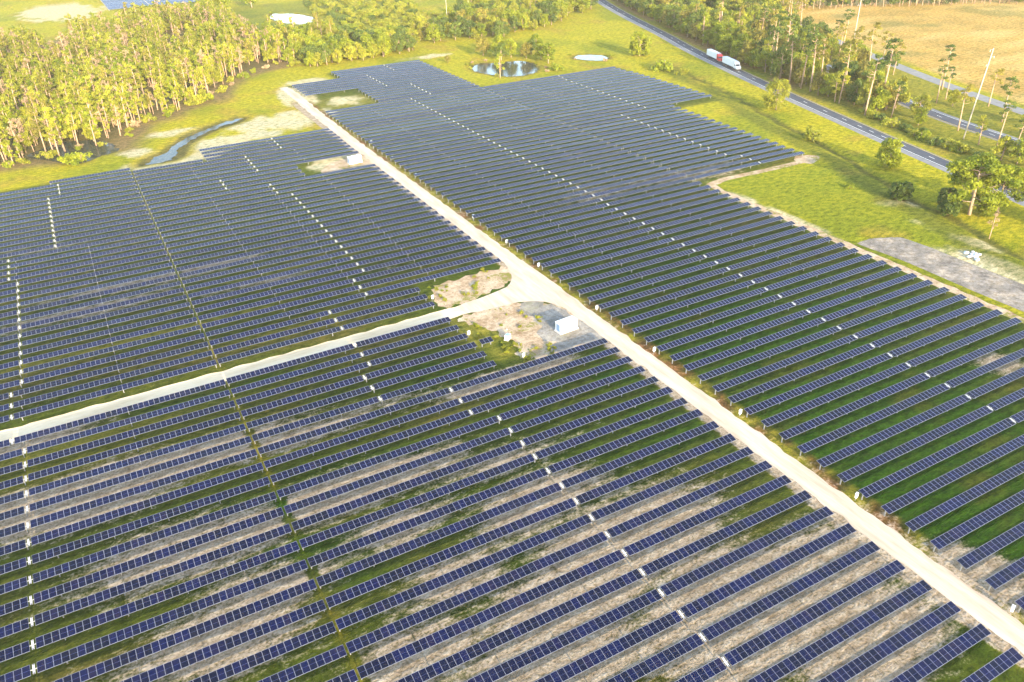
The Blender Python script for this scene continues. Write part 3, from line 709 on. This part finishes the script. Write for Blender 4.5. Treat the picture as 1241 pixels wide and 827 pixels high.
for i in range(5): proto('broad', i, mk_broad)
for i in range(2): proto('big', i, lambda rs: mk_big(rs))
for i in range(2): proto('round', i, lambda rs: mk_round(rs))
for i in range(2): proto('bush', i, lambda rs: mk_round(rs, 'leaf_dark', 4.6, 3.))
proto('willow', 0, lambda rs: mk_round(rs, 'leaf_yellow', 12.5, 6.2))
for i in range(3): proto('broad_dark', i, lambda rs: mk_broad(rs, 'leaf_dark'))
for i in range(3): proto('broad_olive', i, lambda rs: mk_broad(rs, 'leaf_olive'))
for i in range(3): proto('broad_yellow', i, lambda rs: mk_broad(rs, 'leaf_yellow'))
for i in range(4): proto('shrub', i, mk_shrub)
for i in range(3): proto('shrub_dark', i, lambda rs: mk_shrub(rs, 'leaf_dark'))
for i in range(2): proto('shrub_brown', i, lambda rs: mk_shrub(rs, 'leaf_brown'))
for i in range(3): proto('shrub_yellow', i, lambda rs: mk_shrub(rs, 'leaf_yellow'))
def plant(kind, x, y, s, label, group=None, name='tree', cat='tree', i=None, z=0):
    T, C = random.choice(PRO[kind]) if i is None else PRO[kind][i % len(PRO[kind])]
    t = thing(name, label, cat, (x, y, z), random.random() * 6.28, group); t.scale = (s * random.uniform(.92, 1.08), s * random.uniform(.92, 1.08), s)
    link('trunk', T, t); link('crown', C, t); return t
def lowdens(kind, i):   # arrays for the merged far wood
    T, C = PRO[kind][i]; out = []
    for me in (T, C):
        v = np.empty(len(me.vertices) * 3); me.vertices.foreach_get('co', v)
        ls = np.empty(len(me.polygons), int); me.polygons.foreach_get('loop_start', ls); lt = np.empty(len(me.polygons), int); me.polygons.foreach_get('loop_total', lt)
        li = np.empty(len(me.loops), int); me.loops.foreach_get('vertex_index', li)
        tn = np.zeros(len(me.polygons)); 
        if 'tint' in me.attributes: me.attributes['tint'].data.foreach_get('value', tn)
        out.append((v.reshape(-1, 3), li, ls, lt, tn))
    return out
def merged(name, spots, kinds, label, cat):
    """the far part of a wood that reads as one mass: one object"""
    V = []; LI = []; LS = []; LT = []; MI = []; TN = []; mats = []; nv = nl = 0
    cache = {}
    for (x, y, s, kd, i) in spots:
        if (kd, i) not in cache: cache[kd, i] = (lowdens(kd, i), [m for me in PRO[kd][i] for m in [me.materials[0]]])
        parts, ms = cache[kd, i]; a = random.random() * 6.28; ca, sa = math.cos(a) * s, math.sin(a) * s; sh = random.uniform(-.25, .25)
        for (v, li, ls, lt, tn), m in zip(parts, ms):
            if m not in mats: mats.append(m)
            w = np.stack([v[:, 0] * ca - v[:, 1] * sa + x, v[:, 0] * sa + v[:, 1] * ca + y, v[:, 2] * s], 1)
            V.append(w); LI.append(li + nv); LS.append(ls + nl); LT.append(lt); MI.append(np.full(len(ls), mats.index(m))); TN.append(np.clip(tn + sh, 0, 1)); nv += len(v); nl += len(li)
    V = np.concatenate(V); LI = np.concatenate(LI); LS = np.concatenate(LS)
    me = bpy.data.meshes.new(name); me.vertices.add(len(V)); me.vertices.foreach_set('co', V.ravel()); me.loops.add(len(LI)); me.loops.foreach_set('vertex_index', LI.astype(np.int32))
    me.polygons.add(len(LS)); me.polygons.foreach_set('loop_start', LS.astype(np.int32))
    for m in mats: me.materials.append(m)
    me.polygons.foreach_set('material_index', np.concatenate(MI).astype(np.int32)); me.update(calc_edges=True)
    at = me.attributes.new('tint', 'FLOAT', 'FACE'); at.data.foreach_set('value', np.concatenate(TN))
    return tag(link(name, me), label, cat, None, 'stuff')

def scatter(poly, step, jit=.45):
    xs = [p[0] for p in poly]; ys = [p[1] for p in poly]; out = []
    y = min(ys)
    while y < max(ys):
        x = min(xs)
        while x < max(xs):
            out.append((x + random.uniform(-jit, jit) * step, y + random.uniform(-jit, jit) * step)); x += step
        y += step
    P = np.array(out); keep = inpoly(P[:, 0], P[:, 1], poly); return P[keep]
W = scatter(WOOD, 5.0, .6)
sd = sdist(W[:, 0], W[:, 1], WOOD); sw = sdist(W[:, 0], W[:, 1], SWAMP)
gap = vnoise(W[:, 0], W[:, 1], 1 / 22, 3, 12)
keep = (gap > .37) & ~((sw > 0) & (rng.random(len(W)) < .55)); W = W[keep]; sd = sd[keep]
order = np.argsort(W[:, 1] + np.maximum(0, -W[:, 0] - 150) * 5 - W[:, 0] * .72)      # nearest to the farm first
W = W[order]; vis = W[:, 0] > -133
near = [p for p, v in zip(W, vis) if v][:285]; nearset = {tuple(p) for p in near}; far = [p for p in W if tuple(p) not in nearset]
for j, p in enumerate(near):
    q = random.random()
    if q < .76: plant('slender', p[0], p[1], random.uniform(.6, 1.2), 'tall slender tree with bare pale trunk along the front of the left wood', 'slender trees at the front of the wood', 'slender_tree')
    elif q < .84: plant('bare', p[0], p[1], random.uniform(.8, 1.05), 'nearly leafless brownish tree along the front of the left wood', 'leafless trees at the front of the wood', 'leafless_tree')
    else: plant('broad_yellow', p[0], p[1], random.uniform(.7, 1.1), 'bushy bright green tree among the slender trunks of the left wood', 'bushy trees in the wood', 'bushy_tree')
sp = []
for p in far:
    q = random.random(); kd = 'slender' if q < .66 else 'bare' if q < .76 else 'broad_yellow' if q < .93 else 'broad'
    sp.append((p[0], p[1], random.uniform(.65, 1.2), kd, random.randrange(len(PRO[kd]))))
merged('far_wood', sp, None, 'dense mass of slender yellow green trees filling the back of the left wood', 'wood')

# shrubs along the foot of the wood
_fe = resample([(-133, 280), (-112, 277), (-98, 289), (-85, 282), (-74, 317), (-59, 323), (-38, 345), (-16, 383), (1, 395)], 5.)
for (x, y) in _fe:
    if random.random() < .8: plant(random.choice(['shrub_yellow', 'shrub', 'shrub_brown']), x + random.uniform(-2, 3), y + random.uniform(-2, 5), random.uniform(.5, 1.2), 'low shrub in the brown undergrowth along the front of the left wood', 'undergrowth shrubs of the wood', 'shrub', 'shrub')
for (x, y, s, k) in [(-104, 268, 1.7, 'shrub'), (-101, 270, 1.5, 'shrub'), (-70, 316, 1.3, 'shrub_yellow'), (-45, 336, 1.8, 'shrub_yellow'), (-40, 340, 1.5, 'shrub'), (-14, 380, 1.6, 'shrub'), (-60, 321, 1.3, 'shrub')]:
    plant(k, x, y, s, 'rounded yellow green shrub at the brown foot of the left wood', 'shrubs at the foot of the wood', 'shrub', 'shrub')

# trees behind the top of the farm
TOPB = [(24, 384), (60, 379), (88, 388), (96, 400), (90, 425), (60, 430), (26, 425)]
for p in scatter(TOPB, 6.2):
    plant(random.choice(['broad', 'broad_yellow', 'broad_yellow', 'broad', 'broad_dark']), p[0], p[1], random.uniform(.85, 1.3), 'bright yellow green tree in the belt just beyond the top panel rows', 'tree belt beyond the top rows', 'leafy_tree')
TOPA = [(8, 394), (26, 386), (34, 430), (70, 432), (64, 470), (24, 500), (14, 440)]
for p in scatter(TOPA, 6.6):
    plant(random.choice(['broad', 'broad_yellow', 'slender', 'shrub_yellow']), p[0], p[1], random.uniform(.7, 1.15), 'yellow green tree where the left wood meets the belt behind the panels', 'trees joining the wood and the belt', 'leafy_tree')
for (x, y) in [(98, 337), (96, 328), (103, 341), (131, 318), (130, 306), (126, 298), (99, 303), (112, 341), (155, 316), (158, 326), (174, 309), (165, 302), (57, 600), (80, 560), (72, 538), (52, 575)]:
    plant(random.choice(['shrub_yellow', 'shrub', 'shrub_brown']), x, y, random.uniform(.4, .8), 'small reedy shrub at the margin of a pond', 'reedy shrubs round the ponds', 'shrub', 'shrub')
TOPC = [(100, 410), (150, 395), (185, 408), (225, 428), (262, 458), (300, 540), (250, 560), (190, 520), (150, 470), (110, 440)]
TC = [tuple(p) for p in scatter(TOPC, 8.4)]
merged('pond_wood', [(x, y, random.uniform(.85, 1.3), random.choice(['broad', 'broad_yellow', 'broad_yellow', 'broad_dark']), random.randrange(3)) for x, y in TC if y > 450], None, 'back of the yellow green wood beyond the ponds at the top', 'wood')
for p in [q for q in TC if q[1] <= 450]:
    plant(random.choice(['broad', 'broad_yellow', 'broad_olive', 'broad_yellow', 'broad', 'broad_dark']), p[0], p[1], random.uniform(.8, 1.25), 'tall yellow green tree in the wood behind the two lane ponds', 'trees behind the ponds', 'tall_tree')
TOPD = [(95, 318), (130, 342), (142, 356), (128, 366), (112, 352)]
for (x, y, k, s) in [(120, 338, 'broad_dark', 1.), (128, 341, 'broad', 1.1), (134, 334, 'broad_olive', 1.), (139, 326, 'broad', .9), (137, 315, 'broad', 1.), (131, 297, 'shrub', 2.), (126, 350, 'broad', 1.2), (142, 342, 'broad_dark', .9), (118, 356, 'broad_olive', 1.), (150, 350, 'broad', 1.)]:
    plant(k, x, y, s, 'leafy tree crowding the right bank of the dark pond', 'trees on the pond bank', 'leafy_tree')
plant('slender', 98.5, 299, 1., 'lone brownish slender tree in front of the pale pond', None, 'lone_tree', i=2)
plant('broad_olive', 92, 349, .5, 'small thin olive tree on the grass at the top corner of the panels', None, 'small_tree')
SCR = [(30, 440), (90, 440), (150, 480), (170, 600), (90, 640), (85, 560), (80, 530), (40, 500)]
for p in scatter(SCR, 9.):
    plant(random.choice(['shrub_yellow', 'shrub', 'shrub_yellow', 'shrub_dark']), p[0], p[1], random.uniform(.9, 1.9), 'low yellow green shrub on the scrubby ground beyond the tree belt', 'shrubs on the far scrub', 'shrub', 'shrub')
for (x, y, s) in [(22, 655, 2.), (30, 650, 1.8), (14, 648, 1.7), (52, 640, 1.7), (36, 676, 1.5)]:
    plant('broad', x, y, s, 'large rounded bright green tree beyond the wood by the second farm', 'large trees by the second farm', 'rounded_tree')
plant('broad', -114, 560, 1.3, 'rounded lime green tree at the back edge of the left wood', None, 'rounded_tree')

for (cx, cy, rx, ry, k) in [(-27, 60, 4, 5, 12), (-28, 70, 3, 5, 8), (-20, 72, 5, 4, 6), (-14, 69, 2, 1.5, 3), (-22, 93, 8, 4, 9), (-28, 95, 3, 4, 6), (-12, 97, 4, 2, 4), (-20, 56, 5, 2, 6)]:
    for _ in range(k): plant(random.choice(['shrub_yellow', 'shrub', 'shrub_yellow']), random.gauss(cx, rx * .6), random.gauss(cy, ry * .6), random.uniform(.14, .34), 'small weed clump growing on the sandy ground around the road junction', 'weeds around the junction', 'weed_clump', 'weeds')
# the meadow beside the highway
plant('willow', 168, 176, 1., 'willowy yellow green tree beside the highway below the trucks', None, 'willow_tree', i=1)
plant('round', 145, 99, 1.05, 'dense rounded green tree touching the highway shoulder', None, 'rounded_tree', i=0)
plant('bush', 123, 77, 1.15, 'dark green rounded bush alone on the meadow below the rounded tree', None, 'bush', 'bush', i=0)
t = plant('big', 129, 57, 1.15, 'large spreading bright tree in front of the highway at right', None, 'spreading_tree', i=2)
plant('big', 138, 54, .9, 'second leafy crown close to the right of the large spreading tree', None, 'spreading_tree', i=3)
plant('bush', 124.5, 61, 1.15, 'dark bush at the left foot of the large spreading tree', None, 'bush', 'bush')
plant('bush', 131, 66, 1.05, 'dark bush behind the foot of the large spreading tree', None, 'bush', 'bush')
plant('round', 132, 54, .62, 'small rounded green crown low under the large spreading tree', None, 'rounded_tree', i=1)
plant('round', 141, 36, 1.15, 'green tree cut off by the right picture edge', None, 'leafy_tree', i=1)
plant('bare', 118, 43, .55, 'spindly half bare tree by the grey mud basin', None, 'spindly_tree', i=1)
plant('round', 189, 302, 1.3, 'tall leafy tree standing alone near the highway at the top', None, 'leafy_tree', i=4)
plant('shrub', 177, 267, 2.6, 'round bright green bush beside the far panel corner', None, 'bush', 'bush', i=1)
plant('shrub_yellow', 148, 136, 1.8, 'thin yellow shrub beside the ditch below the willowy tree', None, 'shrub', 'shrub', i=1)
plant('shrub_yellow', 179, 252, 1.3, 'pair of low yellow shrubs in the grass near the far panel corner', None, 'shrub', 'shrub', i=0)
plant('shrub', 118, 92, .8, 'tiny green shrub on the grass above the gravel spur corner', None, 'shrub', 'shrub', i=2)
# belts of trees along and between the carriageways
def belt(fn0, fn1, y0, y1, step, kinds, label, group, smin=.75, smax=1.1, dens=1.):
    y = y0
    while y < y1:
        a, b = fn0(y), fn1(y); x = a + random.random() * step
        while x < b:
            if random.random() < dens * (1 if vnoise(np.array([x]), np.array([y]), 1 / 20, 2, 21)[0] > .36 else .25):
                k = random.choice(kinds); nm = {'pine': 'pine_tree', 'shrub': 'shrub', 'shrub_dark': 'shrub', 'shrub_yellow': 'shrub', 'slender': 'slender_tree', 'bare': 'leafless_tree', 'broad_dark': 'dark_leafy_tree', 'broad_olive': 'olive_leafy_tree', 'broad_yellow': 'yellow_leafy_tree'}.get(k, 'leafy_tree')
                lk = {'pine': 'tall thin pine with a dark tuft', 'shrub': 'low green shrub', 'shrub_dark': 'low dark green shrub', 'shrub_yellow': 'low yellow green shrub', 'slender': 'slender yellow green tree', 'bare': 'half bare pale tree', 'broad': 'bushy bright green tree', 'broad_dark': 'bushy dark green tree', 'broad_olive': 'olive green leafy tree', 'broad_yellow': 'yellow green leafy tree'}[k]
                plant(k, x + random.uniform(-1, 1), y + random.uniform(-2, 2), random.uniform(smin, smax) * (1.5 if 'shrub' in k else 1), lk + ' ' + label, lk + 's ' + group, nm, 'shrub' if 'shrub' in k else 'tree')
            x += step
        y += step * .9
h1 = lambda o: (lambda y: float(xat(HW1, y)) + o); h2 = lambda o: (lambda y: float(xat(HW2, y)) + o); fr = lambda o: (lambda y: float(xat(FRT, y)) + o)
belt(h1(12), h2(-8), 150, 330, 6.4, ['broad_dark', 'broad_yellow', 'broad', 'broad_olive', 'broad_olive', 'broad', 'pine', 'slender'], 'on the median between the two carriageways', 'on the median', .95, 1.45)
belt(h1(11), h1(17), 20, 150, 4.6, ['shrub_dark', 'shrub', 'shrub_dark', 'shrub_yellow'], 'on the lower median beside the near carriageway', 'on the lower median', .6, 1.)
belt(h1(18), h2(-8), 20, 150, 8., ['broad', 'pine', 'slender', 'broad_yellow', 'broad_olive'], 'on the lower median between the carriageways', 'on the lower median inside', .7, 1.05, .33)
belt(h2(9), fr(-6), 40, 190, 9., ['broad_yellow', 'pine', 'broad', 'broad_dark', 'shrub', 'pine'], 'between the far carriageway and the frontage road', 'along the far carriageway', .7, 1.05, .4)
belt(h2(9), fr(-6), 190, 330, 8.5, ['broad_yellow', 'broad_olive', 'broad', 'broad_dark', 'shrub', 'pine'], 'between the far carriageway and the frontage road', 'along the far carriageway', .8, 1.25, .85)
DB = []
for y in np.arange(330, 620, 8.):
    for a, b, st in ((h1(13)(y), h2(-8)(y), 9.), (h2(10)(y), fr(0)(y), 11.)):
        x = a
        while x < b: DB.append((x + random.uniform(-2, 2), y + random.uniform(-3, 3), random.uniform(1., 1.5), random.choice(['broad_yellow', 'broad_dark', 'broad', 'broad_olive']), random.randrange(3))); x += st
merged('highway_wood', DB, None, 'dense green wood around the distant end of the highway at the top', 'wood')
BK = []
for x in np.arange(360, 640, 5.):
    y0 = np.interp(x, [358, 421, 487, 700], [370, 338, 299, 170])
    for j in range(4): BK.append((x + random.uniform(-2, 2), y0 + 4 + j * 6 + random.uniform(-2, 2), random.uniform(.8, 1.15), 'slender' if random.random() < .8 else 'broad_dark', random.randrange(3)))
merged('far_treeline', BK, None, 'far straight edge of green woodland behind the tan field', 'wood')
# distant wooded country past the frame, seen only from other viewpoints
DW = [(random.uniform(-400, 500), random.uniform(830, 1100), random.uniform(1., 1.5), random.choice(['broad', 'slender', 'broad_dark']), random.randrange(3)) for _ in range(350)]
merged('distant_wood', DW, None, 'distant hazy wood on the horizon beyond the second farm', 'wood')

# ------------------------------------------------------------------ poles
def pole(x, y, H, label, arm=True, lean=(0, 0), mat='wood_pole', r=.27):
    t = thing('utility_pole', label, 'utility pole', (x, y, 0))
    mb = MB(); mb.tube([(0, 0, -.5), (lean[0] * .5, lean[1] * .5, H * .5), (lean[0], lean[1], H)], [r, r * .8, r * .6], mat, 8); link('pole', mb.mesh('pole', True), t)
    if arm:
        for i, z in enumerate((H - .6, H - 3.2, H - 5.8)):
            mb = MB(); s = 1 if i % 2 else -1; mb.tube([(lean[0], lean[1], z), (lean[0] + s * 1.7, lean[1], z + .25)], .07, 'steel', 5); mb.tube([(lean[0] + s * 1.7, lean[1], z + .2), (lean[0] + s * 1.7, lean[1], z - .5)], .09, 'grey', 6); link('insulator_arm', mb.mesh('insulator_arm'), t)
pole(195, 106, 33, 'tall pale utility pole rising above the tan field at right', lean=(2.4, -1.))
pole(203, 84, 15, 'shorter leaning pole beside the far carriageway at the right edge', False, (.8, 0), r=.2)
pole(284, 237, 31, 'tall pale utility pole at the top edge of the tan field')
pole(246, 243, 14, 'slim pale pole on the median by the short bit of far carriageway', False, r=.18)
pole(143, 459, 22, 'slim pole among the bright trees beyond the panels, left one', False, r=.22)
pole(177, 495, 18, 'slim pole among the bright trees beyond the panels, right one', False, r=.22)
# pile of pale rocks at the mud basin
import bmesh
def rock_mesh(seed):
    bm = bmesh.new(); bmesh.ops.create_icosphere(bm, subdivisions=2, radius=1)
    for v in bm.verts: v.co *= 1 + .35 * mnoise.noise(v.co * 1.4 + Vector((seed * 7, 0, 0)))
    me = bpy.data.meshes.new('rock'); bm.to_mesh(me); bm.free(); me.materials.append(M['grey']); return me
RK = [rock_mesh(i) for i in range(3)]
for i in range(11):
    o = link('rock', RK[i % 3], None, (103 + random.gauss(0, 1.3), 37.6 + random.gauss(0, 1.4), .2)); s = random.uniform(.35, .8); o.scale = (s, s, s * .65); o.rotation_euler = (0, 0, random.random() * 6)
    tag(o, 'pale grey rock in the heap on the bank of the mud basin', 'rock', 'heap of rocks by the mud basin')

# ------------------------------------------------------------------ light, sky, camera
SUN_EL = 15.; SUN_AZ = 183.      # azimuth clockwise from +Y: the sun stands behind the camera, low
w = bpy.data.worlds.new('World'); SC.world = w; w.use_nodes = True; nt = w.node_tree
bg = nt.nodes['Background']; sky = nt.nodes.new('ShaderNodeTexSky'); sky.sky_type = 'NISHITA'; sky.sun_disc = False
sky.sun_elevation = R(SUN_EL); sky.sun_rotation = R(SUN_AZ); sky.air_density = 1.; sky.dust_density = 1.2; sky.ozone_density = 1.
nt.links.new(sky.outputs[0], bg.inputs[0]); bg.inputs[1].default_value = .15
ld = bpy.data.lights.new('sun', 'SUN'); ld.energy = 2.5; ld.angle = R(.5); ld.color = (1., .86, .62)
so = bpy.data.objects.new('sun', ld); COL.objects.link(so)
d = Vector((math.sin(R(SUN_AZ)) * math.cos(R(SUN_EL)), math.cos(R(SUN_AZ)) * math.cos(R(SUN_EL)), math.sin(R(SUN_EL))))
so.rotation_euler = d.to_track_quat('Z', 'Y').to_euler()

HAZE = True
if HAZE:
    mb = MB(); mb.box(-700, 900, -420, 1250, -3, 101, 'white'); me = mb.mesh('haze'); me.materials.clear()
    hm = bpy.data.materials.new('haze_air'); hm.use_nodes = True; h = hm.node_tree; h.nodes.clear()
    ho = h.nodes.new('ShaderNodeOutputMaterial'); pv = h.nodes.new('ShaderNodeVolumePrincipled')
    pv.inputs['Color'].default_value = (1., .93, .74, 1); pv.inputs['Density'].default_value = .000075; pv.inputs['Anisotropy'].default_value = 0.
    h.links.new(pv.outputs[0], ho.inputs['Volume']); me.materials.append(hm)
    tag(link('haze', me), 'thin pale warm haze over the whole farm', 'haze', None, 'stuff')

cam = bpy.data.cameras.new('camera'); co = bpy.data.objects.new('camera', cam); COL.objects.link(co)
f, yaw, pitch, roll = 974.94, .489058, .533783, -.029928
co.location = (-21.603534 * U, -16.758872 * U, 20.1615 * U + HUB)
fw = Vector((math.sin(yaw) * math.cos(pitch), math.cos(yaw) * math.cos(pitch), -math.sin(pitch))); rt = Vector((math.cos(yaw), -math.sin(yaw), 0)); up = rt.cross(fw)
r2 = rt * math.cos(roll) + up * math.sin(roll); u2 = -rt * math.sin(roll) + up * math.cos(roll)
mx = Matrix((r2, u2, -fw)).transposed().to_4x4(); co.rotation_euler = mx.to_euler()
cam.sensor_width = 36; cam.lens = 36 * f / 1241; cam.clip_end = 8000; cam.clip_start = 1
SC.camera = co
SC.view_settings.view_transform = 'Standard'; SC.view_settings.look = 'None'; SC.view_settings.gamma = 1; SC.view_settings.exposure = 2.75
